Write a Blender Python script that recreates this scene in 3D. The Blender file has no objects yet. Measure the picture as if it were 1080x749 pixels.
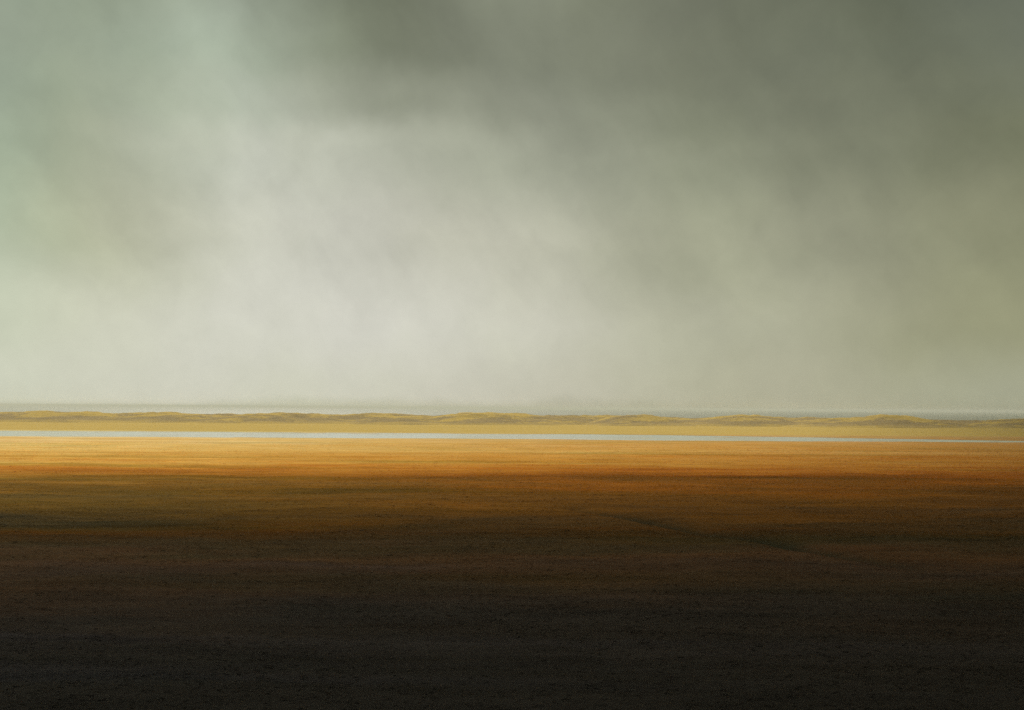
import bpy, math, random
import numpy as np

random.seed(4)
rng = np.random.default_rng(11)
scene = bpy.context.scene
col = scene.collection
R = math.radians

# ------------------------------------------------------------------ helpers
def lin(c):
    out = []
    for v in c:
        v = v / 255.0
        out.append(v / 12.92 if v <= 0.04045 else ((v + 0.055) / 1.055) ** 2.4)
    return (out[0], out[1], out[2], 1.0)

def smooth(a, b, x):
    t = np.clip((x - a) / (b - a), 0, 1)
    return t * t * (3 - 2 * t)

def vnoise(x, y, seed=0):
    """smooth lattice noise, -1..1"""
    xi = np.floor(x).astype(np.int64); yi = np.floor(y).astype(np.int64)
    xf = x - xi; yf = y - yi
    def h(a, b):
        n = (a * 374761393 + b * 668265263 + seed * 974634777) & 0x7fffffff
        n = ((n ^ (n >> 13)) * 1274126177) & 0x7fffffff
        n = n ^ (n >> 16)
        return (n & 0xffff) / 32767.5 - 1.0
    u = xf * xf * xf * (xf * (xf * 6 - 15) + 10); v = yf * yf * yf * (yf * (yf * 6 - 15) + 10)
    a = h(xi, yi) * (1 - u) + h(xi + 1, yi) * u
    b = h(xi, yi + 1) * (1 - u) + h(xi + 1, yi + 1) * u
    return a * (1 - v) + b * v

def fbm(x, y, seed=0, octaves=4, gain=0.5):
    s = 0; a = 1.0; t = 0
    for k in range(octaves):
        s = s + a * vnoise(x, y, seed + 17 * k); t += a
        x = x * 2.03 + 5.3; y = y * 2.03 - 3.1; a *= gain
    return s / t

def mesh_obj(name, verts, faces, mat, smooth_shade=True):
    me = bpy.data.meshes.new(name)
    verts = np.asarray(verts, dtype=np.float32); faces = np.asarray(faces, dtype=np.int32)
    nf, k = faces.shape
    me.vertices.add(len(verts)); me.vertices.foreach_set('co', verts.ravel())
    me.loops.add(nf * k); me.loops.foreach_set('vertex_index', faces.ravel())
    me.polygons.add(nf)
    me.polygons.foreach_set('loop_start', np.arange(0, nf * k, k, dtype=np.int32))
    me.polygons.foreach_set('use_smooth', np.full(nf, smooth_shade, dtype=bool))
    me.update(calc_edges=True); me.validate()
    me.materials.append(mat)
    o = bpy.data.objects.new(name, me); col.objects.link(o)
    return o

def grid_faces(nr, nc):
    i = np.arange(nr - 1)[:, None] * nc + np.arange(nc - 1)[None, :]
    i = i.ravel()
    return np.stack([i, i + 1, i + nc + 1, i + nc], 1)

def tag(o, label, cat, kind=None, group=None):
    o['label'] = label; o['category'] = cat
    if kind: o['kind'] = kind
    if group: o['group'] = group
    return o

class NT:
    """small node-tree writer"""
    def __init__(self, tree): self.t = tree; self.n = tree.nodes; self.l = tree.links
    def add(self, kind, **kw):
        n = self.n.new(kind)
        for k, v in kw.items(): setattr(n, k, v)
        return n
    def put(self, sock, v):
        if hasattr(v, 'is_output') or isinstance(v, bpy.types.NodeSocket): self.l.new(v, sock)
        elif isinstance(v, (tuple, list)) and len(v) == 3 and sock.type == 'RGBA': sock.default_value = (*v, 1)
        else: sock.default_value = v
    def math(self, op, a, b=None, c=None, clamp=False):
        n = self.add('ShaderNodeMath', operation=op, use_clamp=clamp)
        for i, v in enumerate((a, b, c)):
            if v is not None: self.put(n.inputs[i], v)
        return n.outputs[0]
    def vmath(self, op, a, b=None):
        n = self.add('ShaderNodeVectorMath', operation=op)
        self.put(n.inputs[0], a)
        if b is not None: self.put(n.inputs[1], b)
        return n.outputs[0]
    def sep(self, v):
        n = self.add('ShaderNodeSeparateXYZ'); self.put(n.inputs[0], v); return n.outputs
    def comb(self, x, y, z):
        n = self.add('ShaderNodeCombineXYZ')
        for i, v in enumerate((x, y, z)): self.put(n.inputs[i], v)
        return n.outputs[0]
    def noise(self, vec, scale, detail=4, rough=0.5, dist=0.0):
        n = self.add('ShaderNodeTexNoise'); self.put(n.inputs['Vector'], vec)
        n.inputs['Scale'].default_value = scale; n.inputs['Detail'].default_value = detail
        n.inputs['Roughness'].default_value = rough; n.inputs['Distortion'].default_value = dist
        return n.outputs
    def rng(self, v, a, b, c=0.0, d=1.0, interp='SMOOTHSTEP'):
        n = self.add('ShaderNodeMapRange', interpolation_type=interp)
        for i, x in enumerate((v, a, b, c, d)): self.put(n.inputs[i], x)
        return n.outputs[0]
    def mix(self, f, a, b, blend='MIX'):
        n = self.add('ShaderNodeMix', data_type='RGBA', blend_type=blend)
        self.put(n.inputs[0], f); self.put(n.inputs[6], a); self.put(n.inputs[7], b)
        return n.outputs[2]
    def ramp(self, f, stops, interp='LINEAR'):
        n = self.add('ShaderNodeValToRGB'); self.put(n.inputs[0], f)
        cr = n.color_ramp; cr.interpolation = interp
        while len(cr.elements) > 1: cr.elements.remove(cr.elements[-1])
        for i, (p, c) in enumerate(stops):
            e = cr.elements[0] if i == 0 else cr.elements.new(p)
            e.position = p; e.color = c if len(c) == 4 else (*c, 1)
        return n.outputs[0]

def new_mat(name):
    m = bpy.data.materials.new(name); m.use_nodes = True
    for n in list(m.node_tree.nodes): m.node_tree.nodes.remove(n)
    t = NT(m.node_tree)
    out = t.add('ShaderNodeOutputMaterial')
    return m, t, out

# ------------------------------------------------------------------ camera
CAM_H = 12.0
F_PX = 1158.0                       # focal length in photograph pixels (1080 wide)
cam = bpy.data.cameras.new('camera')
cam.sensor_width = 36.0; cam.lens = F_PX / 1080 * 36
cam.clip_start = 0.5; cam.clip_end = 120000
co = bpy.data.objects.new('camera', cam); col.objects.link(co)
co.location = (0, 0, CAM_H)
PITCH = math.atan(55.5 / F_PX)
from mathutils import Matrix
co.matrix_world = (Matrix.Translation((0, 0, CAM_H)) @ Matrix.Rotation(math.pi / 2 + PITCH, 4, 'X')
                   @ Matrix.Rotation(R(0.37), 4, 'Z'))
scene.camera = co

# ------------------------------------------------------------------ sun
SUN_AZ, SUN_EL = R(-14), R(40)      # azimuth from +Y (ahead), positive to the right
sd = bpy.data.lights.new('sun', 'SUN'); sd.energy = 4.0; sd.angle = R(8.0); sd.color = (1.0, 0.93, 0.80)
so = bpy.data.objects.new('sun', sd); col.objects.link(so)
to_sun = np.array([math.sin(SUN_AZ) * math.cos(SUN_EL), math.cos(SUN_AZ) * math.cos(SUN_EL), math.sin(SUN_EL)])
from mathutils import Vector
so.rotation_euler = Vector(to_sun).to_track_quat('Z', 'Y').to_euler()
so.location = (0, 0, 900)

# ------------------------------------------------------------------ world: sky texture behind a cloud deck
w = bpy.data.worlds.new('World'); scene.world = w; w.use_nodes = True
for n in list(w.node_tree.nodes): w.node_tree.nodes.remove(n)
t = NT(w.node_tree)
tc = t.add('ShaderNodeTexCoord')
D = t.vmath('NORMALIZE', tc.outputs['Generated'])
# cloud warp: big soft billows and finer wisps displace the cloud deck
wa = t.vmath('SUBTRACT', t.noise(D, 4.5, 3, 0.5)[1], (0.5, 0.5, 0.5))
wb = t.vmath('SUBTRACT', t.noise(D, 15.0, 4, 0.55)[1], (0.5, 0.5, 0.5))
def scl(v, s):
    n = t.add('ShaderNodeVectorMath', operation='SCALE'); t.put(n.inputs[0], v); n.inputs[3].default_value = s
    return n.outputs[0]
Dw = t.vmath('ADD', D, t.vmath('ADD', scl(wa, 0.055), scl(wb, 0.030)))
sx, sy, sz = t.sep(Dw)
az = t.math('ARCTAN2', sx, sy)
horiz = t.math('SQRT', t.math('ADD', t.math('MULTIPLY', sx, sx), t.math('MULTIPLY', sy, sy)))
el = t.math('ARCTAN2', sz, horiz)
# azimuth -> ramp coordinate: -0.62..0.62 rad fills 0..1 (outside it the end colours carry on)
def azp(X): return (math.atan((X - 540) / F_PX) + 0.62) / 1.24
af = t.math('DIVIDE', t.math('ADD', az, 0.62), 1.24, clamp=True)
def elv(Y): return math.atan((430 - Y) / F_PX)
ROWS = [
 (431, [(0,(194,198,181)),(120,(197,199,182)),(300,(194,195,177)),(430,(188,188,169)),(540,(180,179,160)),(680,(173,172,152)),(800,(171,169,147)),(930,(167,166,144)),(1080,(161,163,143))]),
 (417, [(0,(201,204,185)),(120,(206,206,188)),(300,(206,206,191)),(430,(203,202,187)),(540,(195,193,175)),(680,(184,182,162)),(800,(177,175,152)),(930,(168,167,143)),(1080,(163,164,142))]),
 (345, [(0,(193,199,177)),(90,(199,200,180)),(220,(210,210,197)),(420,(209,208,196)),(540,(199,198,183)),(660,(186,185,167)),(780,(171,171,149)),(920,(155,155,129)),(1080,(148,148,120))]),
 (255, [(0,(170,182,159)),(90,(174,176,149)),(200,(198,199,183)),(340,(204,204,191)),(470,(192,191,174)),(600,(179,179,160)),(740,(161,162,140)),(900,(147,148,124)),(1080,(137,138,112))]),
 (160, [(0,(158,171,150)),(90,(153,159,134)),(200,(191,195,181)),(300,(194,196,182)),(430,(168,171,152)),(570,(157,160,141)),(700,(142,145,125)),(850,(128,131,110)),(1080,(116,119,97))]),
 (110, [(0,(152,164,145)),(90,(142,150,128)),(230,(182,190,175)),(310,(168,172,156)),(430,(134,138,119)),(560,(150,153,135)),(700,(126,130,110)),(850,(119,122,102)),(1080,(109,113,95))]),
 (60,  [(0,(145,155,137)),(90,(136,145,126)),(220,(172,183,167)),(310,(142,149,130)),(420,(112,116,97)),(560,(136,140,123)),(700,(117,120,101)),(860,(112,116,97)),(1080,(104,109,94))]),
 (-10, [(0,(138,149,131)),(100,(130,139,120)),(230,(156,165,149)),(330,(124,130,112)),(440,(106,110,92)),(560,(133,137,121)),(700,(109,112,94)),(880,(106,110,93)),(1080,(98,104,91))]),
]
layers = [(elv(Y), t.ramp(af, [(azp(X), lin(c)) for X, c in st], 'B_SPLINE')) for Y, st in ROWS]
c = layers[0][1]
for (e0, _), (e1, r1) in zip(layers, layers[1:]):
    c = t.mix(t.rng(el, e0, e1), c, r1)
# overhead the deck goes on as plain grey-green overcast
over = t.ramp(t.noise(D, 2.2, 5, 0.55)[0], [(0.3, lin((92, 97, 84))), (0.7, lin((140, 145, 130)))])
c = t.mix(t.rng(el, elv(-10), elv(-320)), c, over)
# wisps inside the deck, drawn out along the wind
rot = t.add('ShaderNodeVectorRotate', rotation_type='Y_AXIS'); t.put(rot.inputs['Vector'], Dw); rot.inputs['Angle'].default_value = R(-52)
wisp = t.noise(t.vmath('MULTIPLY', rot.outputs[0], (2.6, 6.0, 9.0)), 1.0, 5, 0.52)[0]
bil = t.noise(Dw, 7.0, 6, 0.55)[0]
mod = t.math('ADD', t.math('MULTIPLY', t.math('SUBTRACT', wisp, 0.5), 0.62), t.math('MULTIPLY', t.math('SUBTRACT', bil, 0.5), 0.42))
amp = t.rng(el, elv(430), elv(250), 0.15, 1.0)
gainv = t.math('ADD', 1.0, t.math('MULTIPLY', mod, amp))
curd = t.noise(Dw, 38.0, 7, 0.62)[0]           # small curdled texture
gainv = t.math('ADD', gainv, t.math('MULTIPLY', t.math('SUBTRACT', curd, 0.5), 0.14))
n_ = t.add('ShaderNodeVectorMath', operation='SCALE'); t.put(n_.inputs[0], c); t.put(n_.inputs[3], gainv)
c = n_.outputs[0]
# faint warm and cool tints in the cloud
tint = t.noise(Dw, 5.5, 4, 0.5)[0]
c = t.mix(t.rng(tint, 0.35, 0.68, 0, 0.20), c, t.mix(1.0, c, (0.96, 1.0, 0.80), 'MULTIPLY'))
sky = t.add('ShaderNodeTexSky', sky_type='NISHITA', sun_disc=False, sun_elevation=SUN_EL, sun_rotation=SUN_AZ)
b1 = t.add('ShaderNodeBackground'); t.put(b1.inputs[0], sky.outputs[0]); b1.inputs[1].default_value = 0.06
b2 = t.add('ShaderNodeBackground'); t.put(b2.inputs[0], c); b2.inputs[1].default_value = 1.05
cover = t.rng(t.noise(D, 3.0, 4, 0.5)[0], 0.3, 0.7, 0.975, 0.995)
ms = t.add('ShaderNodeMixShader'); t.put(ms.inputs[0], cover); t.l.new(b1.outputs[0], ms.inputs[1]); t.l.new(b2.outputs[0], ms.inputs[2])
wo = t.add('ShaderNodeOutputWorld'); t.l.new(ms.outputs[0], wo.inputs[0])

# ------------------------------------------------------------------ ground colours (plant bands, with foreground shade also put into the dark near ones)
def plant_shade_group():
    g = bpy.data.node_groups.new('marsh_plant_and_shade_colours', 'ShaderNodeTree')
    g.interface.new_socket('Color', in_out='OUTPUT', socket_type='NodeSocketColor')
    g.interface.new_socket('Fine', in_out='OUTPUT', socket_type='NodeSocketFloat')
    t = NT(g)
    go = t.add('NodeGroupOutput')
    P = t.add('ShaderNodeNewGeometry').outputs['Position']
    x, y, z = t.sep(P)
    def streak(sx, sy, detail, seed, rough=0.55):
        v = t.comb(t.math('MULTIPLY', x, sx), t.math('MULTIPLY', y, sy), seed)
        return t.noise(v, 1.0, detail, rough)[0]
    s_big = streak(0.006, 0.028, 3, 1.3)
    s_mid = streak(0.020, 0.11, 4, 7.1)
    s_far = streak(0.0035, 0.045, 5, 12.7, 0.65)
    s_fin = streak(0.12, 0.55, 4, 3.9, 0.6)
    # the plant and painted shade belts lie a little aslant: further from the viewer to the right
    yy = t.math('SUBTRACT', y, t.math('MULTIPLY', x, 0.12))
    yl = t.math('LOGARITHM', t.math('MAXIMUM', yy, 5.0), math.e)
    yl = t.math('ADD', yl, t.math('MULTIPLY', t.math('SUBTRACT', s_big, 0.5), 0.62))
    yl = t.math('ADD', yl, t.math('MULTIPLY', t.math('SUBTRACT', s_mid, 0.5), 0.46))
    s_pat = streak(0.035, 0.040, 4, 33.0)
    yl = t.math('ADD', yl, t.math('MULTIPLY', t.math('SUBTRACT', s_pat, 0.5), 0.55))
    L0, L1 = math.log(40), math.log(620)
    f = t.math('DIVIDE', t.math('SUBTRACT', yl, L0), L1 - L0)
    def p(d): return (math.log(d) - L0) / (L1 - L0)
    base = t.ramp(f, [  # near stops darkened beyond the plants and peat to deepen the foreground shade
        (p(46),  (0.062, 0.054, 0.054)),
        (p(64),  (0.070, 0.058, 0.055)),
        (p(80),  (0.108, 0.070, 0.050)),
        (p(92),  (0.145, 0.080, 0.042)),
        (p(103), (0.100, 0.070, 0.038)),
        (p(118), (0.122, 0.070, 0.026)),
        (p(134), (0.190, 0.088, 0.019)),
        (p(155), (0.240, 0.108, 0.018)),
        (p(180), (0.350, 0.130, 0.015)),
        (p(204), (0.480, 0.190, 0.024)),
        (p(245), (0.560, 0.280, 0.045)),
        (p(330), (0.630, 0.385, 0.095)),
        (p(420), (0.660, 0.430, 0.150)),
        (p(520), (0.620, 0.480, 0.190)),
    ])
    # lighter straw and redder sedge drifts
    base = t.mix(t.rng(s_far, 0.50, 0.66, 0, 0.65), base, t.mix(1.0, base, (1.18, 1.28, 1.7), 'MULTIPLY'))
    base = t.mix(t.rng(s_far, 0.48, 0.32, 0, 0.80), base, t.mix(1.0, base, (0.94, 0.72, 0.52), 'MULTIPLY'))
    base = t.mix(t.rng(streak(0.009, 0.06, 4, 21.0), 0.5, 0.68, 0, 0.75), base, t.mix(1.0, base, (0.66, 0.80, 0.72), 'MULTIPLY'))
    # paler straw on the left-hand side, its brighter light put into the colour
    base = t.mix(t.rng(x, 30, -150), base, t.mix(1.0, base, (1.20, 1.30, 1.60), 'MULTIPLY'))
    # greener rushes in the left part of the brown belt
    base = t.mix(t.math('MULTIPLY', t.rng(x, 5, -50), t.math('MULTIPLY', t.rng(y, 95, 125), t.rng(y, 215, 165))), base, t.mix(1.0, base, (0.74, 0.93, 1.15), 'MULTIPLY'))
    # redder sedge on the right-hand side, its dimmer light put into the colour
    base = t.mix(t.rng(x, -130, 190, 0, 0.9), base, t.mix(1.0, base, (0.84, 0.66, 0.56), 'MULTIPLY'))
    fine = t.rng(s_fin, 0.25, 0.75, 0.76, 1.24, 'LINEAR')
    fine = t.math('MULTIPLY', fine, t.rng(streak(0.06, 0.24, 6, 41.0, 0.7), 0.3, 0.7, 0.85, 1.17, 'LINEAR'))
    fine = t.math('MULTIPLY', fine, t.rng(streak(0.35, 1.6, 4, 43.0, 0.7), 0.3, 0.7, 0.90, 1.10, 'LINEAR'))
    n = t.add('ShaderNodeVectorMath', operation='SCALE'); t.put(n.inputs[0], base); t.put(n.inputs[3], fine)
    t.put(go.inputs[0], n.outputs[0]); t.put(go.inputs[1], s_fin)
    return g
PLANT_SHADE = plant_shade_group()

m_ground, t, out = new_mat('marsh_ground')
vg = t.add('ShaderNodeGroup'); vg.node_tree = PLANT_SHADE
P = t.add('ShaderNodeNewGeometry').outputs['Position']
x, y, z = t.sep(P)
# bare wet sand at the channel's edge, pale beach sand beyond it
mud = t.math('MULTIPLY', t.rng(z, -0.05, -0.17), t.rng(y, 395, 420))
beach = t.rng(y, 500, 530)
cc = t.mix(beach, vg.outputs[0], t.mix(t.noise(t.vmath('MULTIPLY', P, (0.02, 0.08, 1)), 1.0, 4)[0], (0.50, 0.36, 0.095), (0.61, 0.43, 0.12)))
dr = t.add('ShaderNodeAttribute', attribute_name='drain')
cc = t.mix(t.math('MULTIPLY', dr.outputs['Fac'], 0.8), cc, (0.030, 0.034, 0.022))
cc = t.mix(t.math('MULTIPLY', mud, 0.8), cc, (0.26, 0.17, 0.085))
pb = t.add('ShaderNodeBsdfPrincipled')
t.put(pb.inputs['Base Color'], cc); pb.inputs['Roughness'].default_value = 0.95; pb.inputs['Specular IOR Level'].default_value = 0.0
bp = t.add('ShaderNodeBump'); bp.inputs['Strength'].default_value = 0.25; bp.inputs['Distance'].default_value = 0.25
t.put(bp.inputs['Height'], t.noise(P, 1.6, 5, 0.6)[0]); t.l.new(bp.outputs[0], pb.inputs['Normal'])
t.l.new(pb.outputs[0], out.inputs[0])

# ------------------------------------------------------------------ ground sheet
WATER_Z = -0.16
SEA_Z = -0.9
def channel(x, y):
    """1 inside the tidal channel, 0 outside"""
    e = 9.0 * fbm(x * 0.016, y * 0.004, 31, 5, 0.6)
    e2 = 10.0 * fbm(x * 0.014, y * 0.004, 47, 5, 0.6)
    taper = smooth(215, 20, x)                       # the channel thins out towards the right
    near = 424 + e
    far = 509 + e2 - 58 * (1 - taper)
    bars = 0.9 * smooth(0.30, 0.62, fbm(x * 0.012 + 3, y * 0.09, 63, 4))
    k = (1 - bars) * smooth(near - 5, near + 9, y) * smooth(far + 5, far - 9, y)
    return k * smooth(222, 180, x)
def ditch(x, y):
    # an old drain running aslant over the dark heath, from the middle to the right
    a = np.array([8.5, 131.0]); b = np.array([27.5, 91.0])
    d = (b - a) / np.linalg.norm(b - a); nrm = np.array([-d[1], d[0]])
    s = (x - a[0]) * d[0] + (y - a[1]) * d[1]
    q = (x - a[0]) * nrm[0] + (y - a[1]) * nrm[1] + 1.2 * vnoise(s * 0.12, s * 0.0, 5)
    Ls = np.linalg.norm(b - a)
    return np.exp(-(q / 1.2) ** 2) * smooth(-6, 4, s) * smooth(Ls + 14, Ls - 6, s)
def ground_z(x, y):
    near = smooth(330, 120, y)
    z = near * (0.55 * fbm(x * 0.016, y * 0.022, 3, 3) + 0.26 * fbm(x * 0.11, y * 0.13, 9, 4) + 0.10 * fbm(x * 0.6, y * 0.6, 14, 3))
    z = z + 0.07 * (1 - near) * fbm(x * 0.01, y * 0.06, 21, 4)
    z = z - 0.55 * ditch(x, y)
    z = z - 0.75 * channel(x, y)
    z = z + 0.5 * smooth(520, 660, y)
    z = z - 4.0 * smooth(860, 1150, y)
    return z
ys = [-60.0]
while ys[-1] < 1200:
    yv = ys[-1]
    ys.append(yv + min(5.0, max(0.28, abs(yv) * 0.0062)) if yv > 30 else yv + 3.0)
ys += [1400, 2000, 4000, 9000, 20000, 60000]
ys = np.array(ys); NC = 420
us = np.linspace(-1, 1, NC)
gx = us[None, :] * (90 + 0.68 * np.clip(ys, 0, None))[:, None]
gy = np.repeat(ys[:, None], NC, 1)
gz = ground_z(gx, gy)
ground = mesh_obj('ground', np.stack([gx, gy, gz], -1).reshape(-1, 3), grid_faces(len(ys), NC), m_ground)
at = ground.data.attributes.new('drain', 'FLOAT', 'POINT'); at.data.foreach_set('value', ditch(gx, gy).ravel().astype(np.float32))
tag(ground, 'flat marsh ground, near black in front turning rust and gold', 'ground', 'structure')

# ------------------------------------------------------------------ tidal channel and sea
def water_mat(name, base, rough, bscale):
    m, t, out = new_mat(name)
    pb = t.add('ShaderNodeBsdfPrincipled')
    P = t.add('ShaderNodeNewGeometry').outputs['Position']
    pat = t.noise(t.vmath('MULTIPLY', P, (0.010, 0.09, 1.0)), 1.0, 4, 0.6)[0]
    t.put(pb.inputs['Base Color'], base)
    t.put(pb.inputs['Roughness'], t.rng(pat, 0.35, 0.65, rough * 0.6, rough * 1.4))
    pb.inputs['IOR'].default_value = 1.33
    bp = t.add('ShaderNodeBump'); bp.inputs['Strength'].default_value = 0.25; bp.inputs['Distance'].default_value = 0.05
    t.put(bp.inputs['Height'], t.noise(t.vmath('MULTIPLY', P, (1, 2.2, 1)), bscale, 3, 0.5)[0]); t.l.new(bp.outputs[0], pb.inputs['Normal'])
    t.l.new(pb.outputs[0], out.inputs[0])
    return m
m_chan = water_mat('channel_water', (0.40, 0.50, 0.50), 0.12, 0.8)
m_sea = water_mat('sea_water', (0.10, 0.12, 0.10), 0.25, 0.15)
xs = np.linspace(-520, 275, 90); yv = np.linspace(405, 530, 20)
X, Y = np.meshgrid(xs, yv)
o = mesh_obj('water', np.stack([X, Y, np.full_like(X, WATER_Z)], -1).reshape(-1, 3), grid_faces(20, 90), m_chan)
tag(o, 'narrow pale blue tidal channel thinning out to the right', 'water', 'structure')
yv = np.array([900, 1000, 1200, 1600, 2500, 5000, 10000, 20000, 40000, 60000.0]); us = np.linspace(-1, 1, 40)
X = us[None, :] * (300 + 0.72 * yv)[:, None]; Y = np.repeat(yv[:, None], 40, 1)
o = mesh_obj('sea', np.stack([X, Y, np.full_like(X, SEA_Z)], -1).reshape(-1, 3), grid_faces(len(yv), 40), m_sea)
tag(o, 'grey green sea fading into mist behind the dunes', 'sea', 'structure')

# ------------------------------------------------------------------ dunes
m_dune, t, out = new_mat('dune_sand_grass_shade')
gm = t.add('ShaderNodeNewGeometry'); P = gm.outputs['Position']
nx, ny, nz = t.sep(gm.outputs['Normal'])
x, y, z = t.sep(P)
pt = t.noise(t.vmath('MULTIPLY', P, (0.035, 0.06, 0.25)), 1.0, 5, 0.6)[0]
pf = t.noise(t.vmath('MULTIPLY', P, (0.35, 0.35, 0.9)), 1.0, 4, 0.6)[0]
sand = t.mix(pf, (0.50, 0.36, 0.095), (0.61, 0.43, 0.12))
grassy = t.mix(pf, (0.27, 0.205, 0.10), (0.40, 0.29, 0.13))
yel = t.mix(pf, (0.50, 0.35, 0.085), (0.66, 0.47, 0.12))
cov = t.rng(t.math('ADD', t.math('ADD', t.math('MULTIPLY', pt, 1.5), t.math('MULTIPLY', pf, 0.5)), t.math('MULTIPLY', z, 0.05)), 1.12, 1.42)  # crests lighter with height, shade of the slopes painted into the grass below
cc = t.mix(cov, grassy, yel)
cc = t.mix(t.rng(t.math('ADD', z, t.math('MULTIPLY', pt, 6.0)), 5.6, 3.0), cc, sand)
pb = t.add('ShaderNodeBsdfPrincipled'); t.put(pb.inputs['Base Color'], cc); pb.inputs['Roughness'].default_value = 0.95
pb.inputs['Specular IOR Level'].default_value = 0.0
t.l.new(pb.outputs[0], out.inputs[0])

def dune(cx, cy, hw, hd, H, seed, skew=0.0):
    nx_, ny_ = (150, 60) if hw < 300 else (800, 60)
    u = np.linspace(-1, 1, nx_); v = np.linspace(-1, 1, ny_)
    U, V = np.meshgrid(u, v)
    X = U * hw; Yl = V * hd + skew * X
    prof = np.clip(1 - U ** 2, 0, 1) ** 1.35
    # gentle towards the viewer, steeper on the sea side
    Vc = V - 0.25 + 0.18 * fbm(X * 0.02 + seed, X * 0.0, seed, 3)
    cross = np.where(Vc < 0, np.cos(np.clip(-Vc / 1.05, 0, 1) * math.pi / 2) ** 1.5, np.cos(np.clip(Vc / 0.68, 0, 1) * math.pi / 2) ** 1.5)
    wx = X + cx; wy = Yl + cy
    lump = 1 + 0.45 * fbm(wx * 0.022, wy * 0.03, seed, 4)
    edge = prof * cross
    Z = H * edge * lump
    Z = Z + np.sqrt(np.clip(edge, 0, 1)) * (1.3 * fbm(wx * 0.045, wy * 0.07, seed + 3, 4) + 0.45 * fbm(wx * 0.3, wy * 0.4, seed + 5, 3))
    Z = Z - 0.9 * (1 - smooth(0.0, 0.12, edge)) + 0.45
    verts = np.stack([X, Yl, Z], -1).reshape(-1, 3)
    o = mesh_obj('sand_dune', verts, grid_faces(ny_, nx_), m_dune)
    o.location = (cx, cy, 0)
    return o
def wx(X, y): return (X - 540) / F_PX * y
DUNES = [
 (30, 755, 120, 60, 7.2, 3, 'long yellow grassy dune at the left end of the ridge'),
 (185, 770, 90, 55, 6.6, 8, 'low flat topped dune next to the leftmost dune'),
 (290, 760, 75, 55, 6.5, 13, 'long low dune sinking towards the small hummock'),
 (418, 745, 46, 50, 5.9, 19, 'small hummock dune left of the highest dune'),
 (515, 765, 78, 62, 8.4, 23, 'highest dune of the ridge, broad yellow crest'),
 (605, 785, 80, 45, 4.9, 29, 'low saddle dune right of the highest dune'),
 (676, 750, 52, 50, 6.8, 37, 'rounded dune with a bright yellow cap and pale sandy foot'),
 (785, 765, 62, 50, 6.5, 41, 'flattened dune between two rounded brown dunes'),
 (925, 750, 95, 58, 6.9, 47, 'broad brown dune above the narrow end of the channel'),
 (1085, 760, 66, 55, 5.9, 53, 'dull tan dune at the right end of the ridge'),
 (-190, 770, 120, 60, 6.4, 59, None), (1270, 770, 120, 60, 6.2, 61, None),
]
for X, y0, hwpx, hd, H, sd_, lab in DUNES:
    o = dune(wx(X, y0), y0, hwpx / F_PX * y0 * 1.25, hd, H, sd_)
    tag(o, lab or 'grassy dune continuing the ridge beyond the edge of view', 'dune', 'structure', 'dunes of the far ridge')
o = dune(0, 800, 720, 60, 5.7, 71)
tag(o, 'long low sand ridge joining the dunes behind the channel', 'dune', 'structure', 'dunes of the far ridge')

# ------------------------------------------------------------------ grass and heath on the marsh
m_grass, t, out = new_mat('marsh_grass')
vg = t.add('ShaderNodeGroup'); vg.node_tree = PLANT_SHADE
oi = t.add('ShaderNodeAttribute', attribute_name='tone')
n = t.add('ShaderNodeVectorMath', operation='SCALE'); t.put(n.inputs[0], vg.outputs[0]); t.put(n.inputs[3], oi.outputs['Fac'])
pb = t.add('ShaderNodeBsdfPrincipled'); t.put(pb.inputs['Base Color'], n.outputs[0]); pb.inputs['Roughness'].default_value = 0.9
pb.inputs['Specular IOR Level'].default_value = 0.0
tr = t.add('ShaderNodeBsdfTranslucent'); t.put(tr.inputs[0], n.outputs[0])
mx = t.add('ShaderNodeMixShader'); mx.inputs[0].default_value = 0.5
t.l.new(pb.outputs[0], mx.inputs[1]); t.l.new(tr.outputs[0], mx.inputs[2]); t.l.new(mx.outputs[0], out.inputs[0])

N = 90000; NB = 6
r = rng.random(N)
dy = 38 * (360 / 38) ** r                      # log spacing in distance
dx = (rng.random(N) * 2 - 1) * (20 + 0.56 * dy)
keep = fbm(dx * 0.05, dy * 0.09, 77, 3) + 0.25 * rng.standard_normal(N) > -0.30
keep &= ditch(dx, dy) < 0.4
dx, dy = dx[keep], dy[keep]; N = len(dx)
dz = ground_z(dx, dy)
size = (0.13 + 0.0007 * dy) * (0.6 + 0.8 * rng.random(N))
a = rng.random((N, NB)) * 2 * math.pi
rad = rng.random((N, NB)) * size[:, None] * 0.55
bx = dx[:, None] + np.cos(a) * rad; by = dy[:, None] + np.sin(a) * rad
hh = size[:, None] * (0.55 + 0.7 * rng.random((N, NB)))
lean = 0.5 * hh
tx = bx + hh * (0.9 + 0.9 * rng.random((N, NB))); ty = by + np.sin(a) * lean * rng.random((N, NB))   # laid over by the wind
hh = hh * (0.35 + 0.25 * rng.random((N, NB)))
wv = size[:, None] * (0.10 + 0.10 * rng.random((N, NB)))
ang = math.pi / 2 + rng.standard_normal((N, NB)) * 0.3
ox, oy = np.cos(ang) * wv, np.sin(ang) * wv
bz = np.repeat(dz[:, None], NB, 1) - 0.03
V = np.stack([np.stack([bx - ox, by - oy, bz], -1), np.stack([bx + ox, by + oy, bz], -1), np.stack([tx, ty, bz + hh], -1)], 2)
V = V.reshape(-1, 3); Fc = np.arange(len(V)).reshape(-1, 3)
o = mesh_obj('grass', V, Fc, m_grass, False)
tone = np.repeat((1.05 + 0.35 * rng.random(N))[:, None], NB * 3, 1).ravel().astype(np.float32)
at = o.data.attributes.new('tone', 'FLOAT', 'POINT'); at.data.foreach_set('value', tone)
tag(o, 'low marsh grass and heath tufts covering the plain', 'grass', 'stuff')

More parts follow.
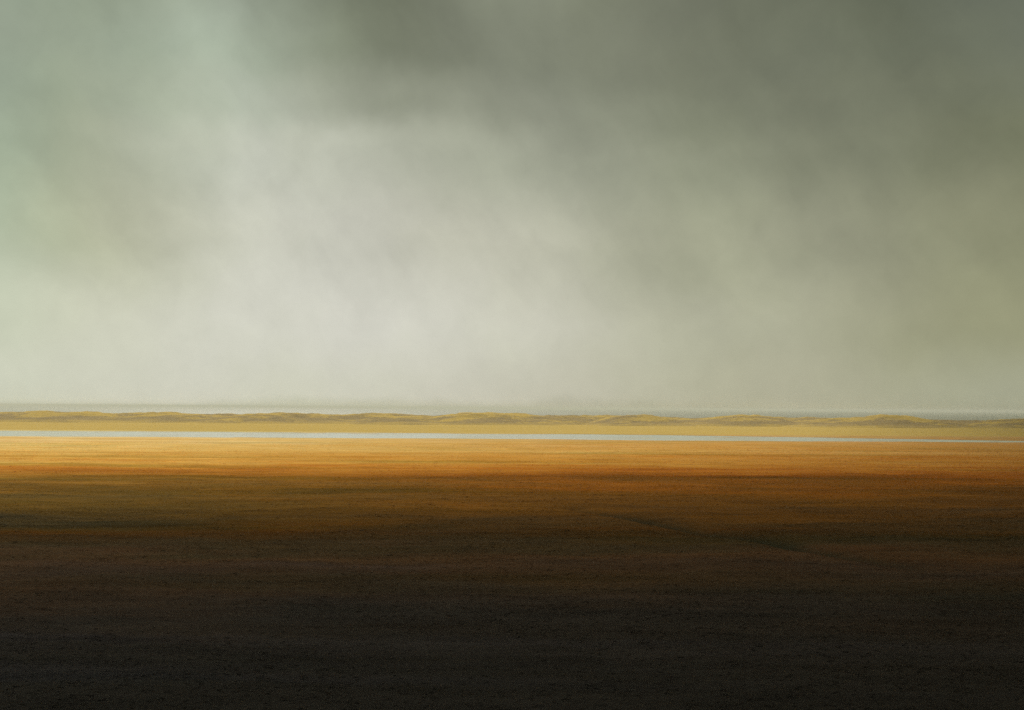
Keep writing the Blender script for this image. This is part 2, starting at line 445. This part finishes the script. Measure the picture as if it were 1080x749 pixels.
# ------------------------------------------------------------------ added cloud slab out of view, shaped to shade the near marsh and right side
m_shade_blocker, t, out = new_mat('shade_blocker')
pb = t.add('ShaderNodeBsdfDiffuse'); P = t.add('ShaderNodeNewGeometry').outputs['Position']
t.put(pb.inputs[0], t.mix(t.noise(P, 0.004, 5)[0], (0.30, 0.31, 0.28), (0.45, 0.46, 0.43)))
t.l.new(pb.outputs[0], out.inputs[0])
nu, nv = 300, 160
u = np.linspace(-1, 1, nu); v = np.linspace(0, 1, nv) ** 1.8
U, Vv = np.meshgrid(u, v)
Xs = np.sign(U) * np.abs(U) ** 1.5 * 2300      # laid out by where the shadow falls, then raised along the sun's rays
edge = np.interp(Xs, [-2300, -120, 0, 50, 100, 155, 322, 540, 2300], [150, 138, 152, 180, 225, 330, 760, 1000, 1050])
edge = edge + 26 * fbm(Xs * 0.010, Xs * 0, 5, 5, 0.6)
Ys = edge - Vv * 2600
ALT = np.interp(Xs, [-2300, 40, 200, 420, 700, 2300], [620, 620, 800, 1100, 1200, 1200])
Xc = Xs + to_sun[0] / to_sun[2] * ALT; Yc = Ys + to_sun[1] / to_sun[2] * ALT
thick = 170 * np.sqrt(np.clip(Vv * 5, 0, 1)) * smooth(1.0, 0.9, np.abs(U)) * smooth(1.0, 0.92, Vv)
lum = fbm(Xc * 0.006, Yc * 0.006, 88, 4)
top = ALT + thick * (0.9 + 0.5 * lum)
bot = ALT - 0.25 * thick * (0.8 + 0.6 * fbm(Xc * 0.009, Yc * 0.009, 91, 4))
Vt = np.stack([Xc, Yc, top], -1).reshape(-1, 3); Vb = np.stack([Xc, Yc, bot], -1).reshape(-1, 3)
Ft = grid_faces(nv, nu)[:, ::-1]; Fb = grid_faces(nv, nu) + len(Vt)
o = mesh_obj('shade_blocker_cloud', np.concatenate([Vt, Vb]), np.concatenate([Ft, Fb]), m_shade_blocker)
tag(o, 'added cloud slab out of view shading the near marsh and right side', 'cloud', 'stuff')

# ------------------------------------------------------------------ sea haze
HAZE = True
if HAZE:
    m_haze, t, out = new_mat('sea_haze')
    pv = t.add('ShaderNodeVolumePrincipled')
    pv.inputs['Color'].default_value = (0.81, 0.83, 0.75, 1); pv.inputs['Density'].default_value = 0.00026
    pv.inputs['Anisotropy'].default_value = 0.10
    t.l.new(pv.outputs[0], out.inputs['Volume'])
    x0, x1, y0, y1, z0, z1 = -46000, 46000, -90, 61000, -6.5, 16.0
    vs = [(x0,y0,z0),(x1,y0,z0),(x1,y1,z0),(x0,y1,z0),(x0,y0,z1),(x1,y0,z1),(x1,y1,z1),(x0,y1,z1)]
    fs = [(0,3,2,1),(4,5,6,7),(0,1,5,4),(1,2,6,5),(2,3,7,6),(3,0,4,7)]
    o = mesh_obj('haze', vs, fs, m_haze, False)
    tag(o, 'thin pale sea haze over the marsh and dunes', 'haze', 'stuff')

# ------------------------------------------------------------------ render settings
vs = scene.view_settings
scene.display_settings.display_device = 'sRGB'
vs.view_transform = 'Standard'; vs.look = 'None'; vs.exposure = 0.0; vs.gamma = 1.0; vs.use_curve_mapping = False
scene.render.engine = 'CYCLES'
scene.cycles.use_denoising = False
scene.cycles.volume_bounces = 1
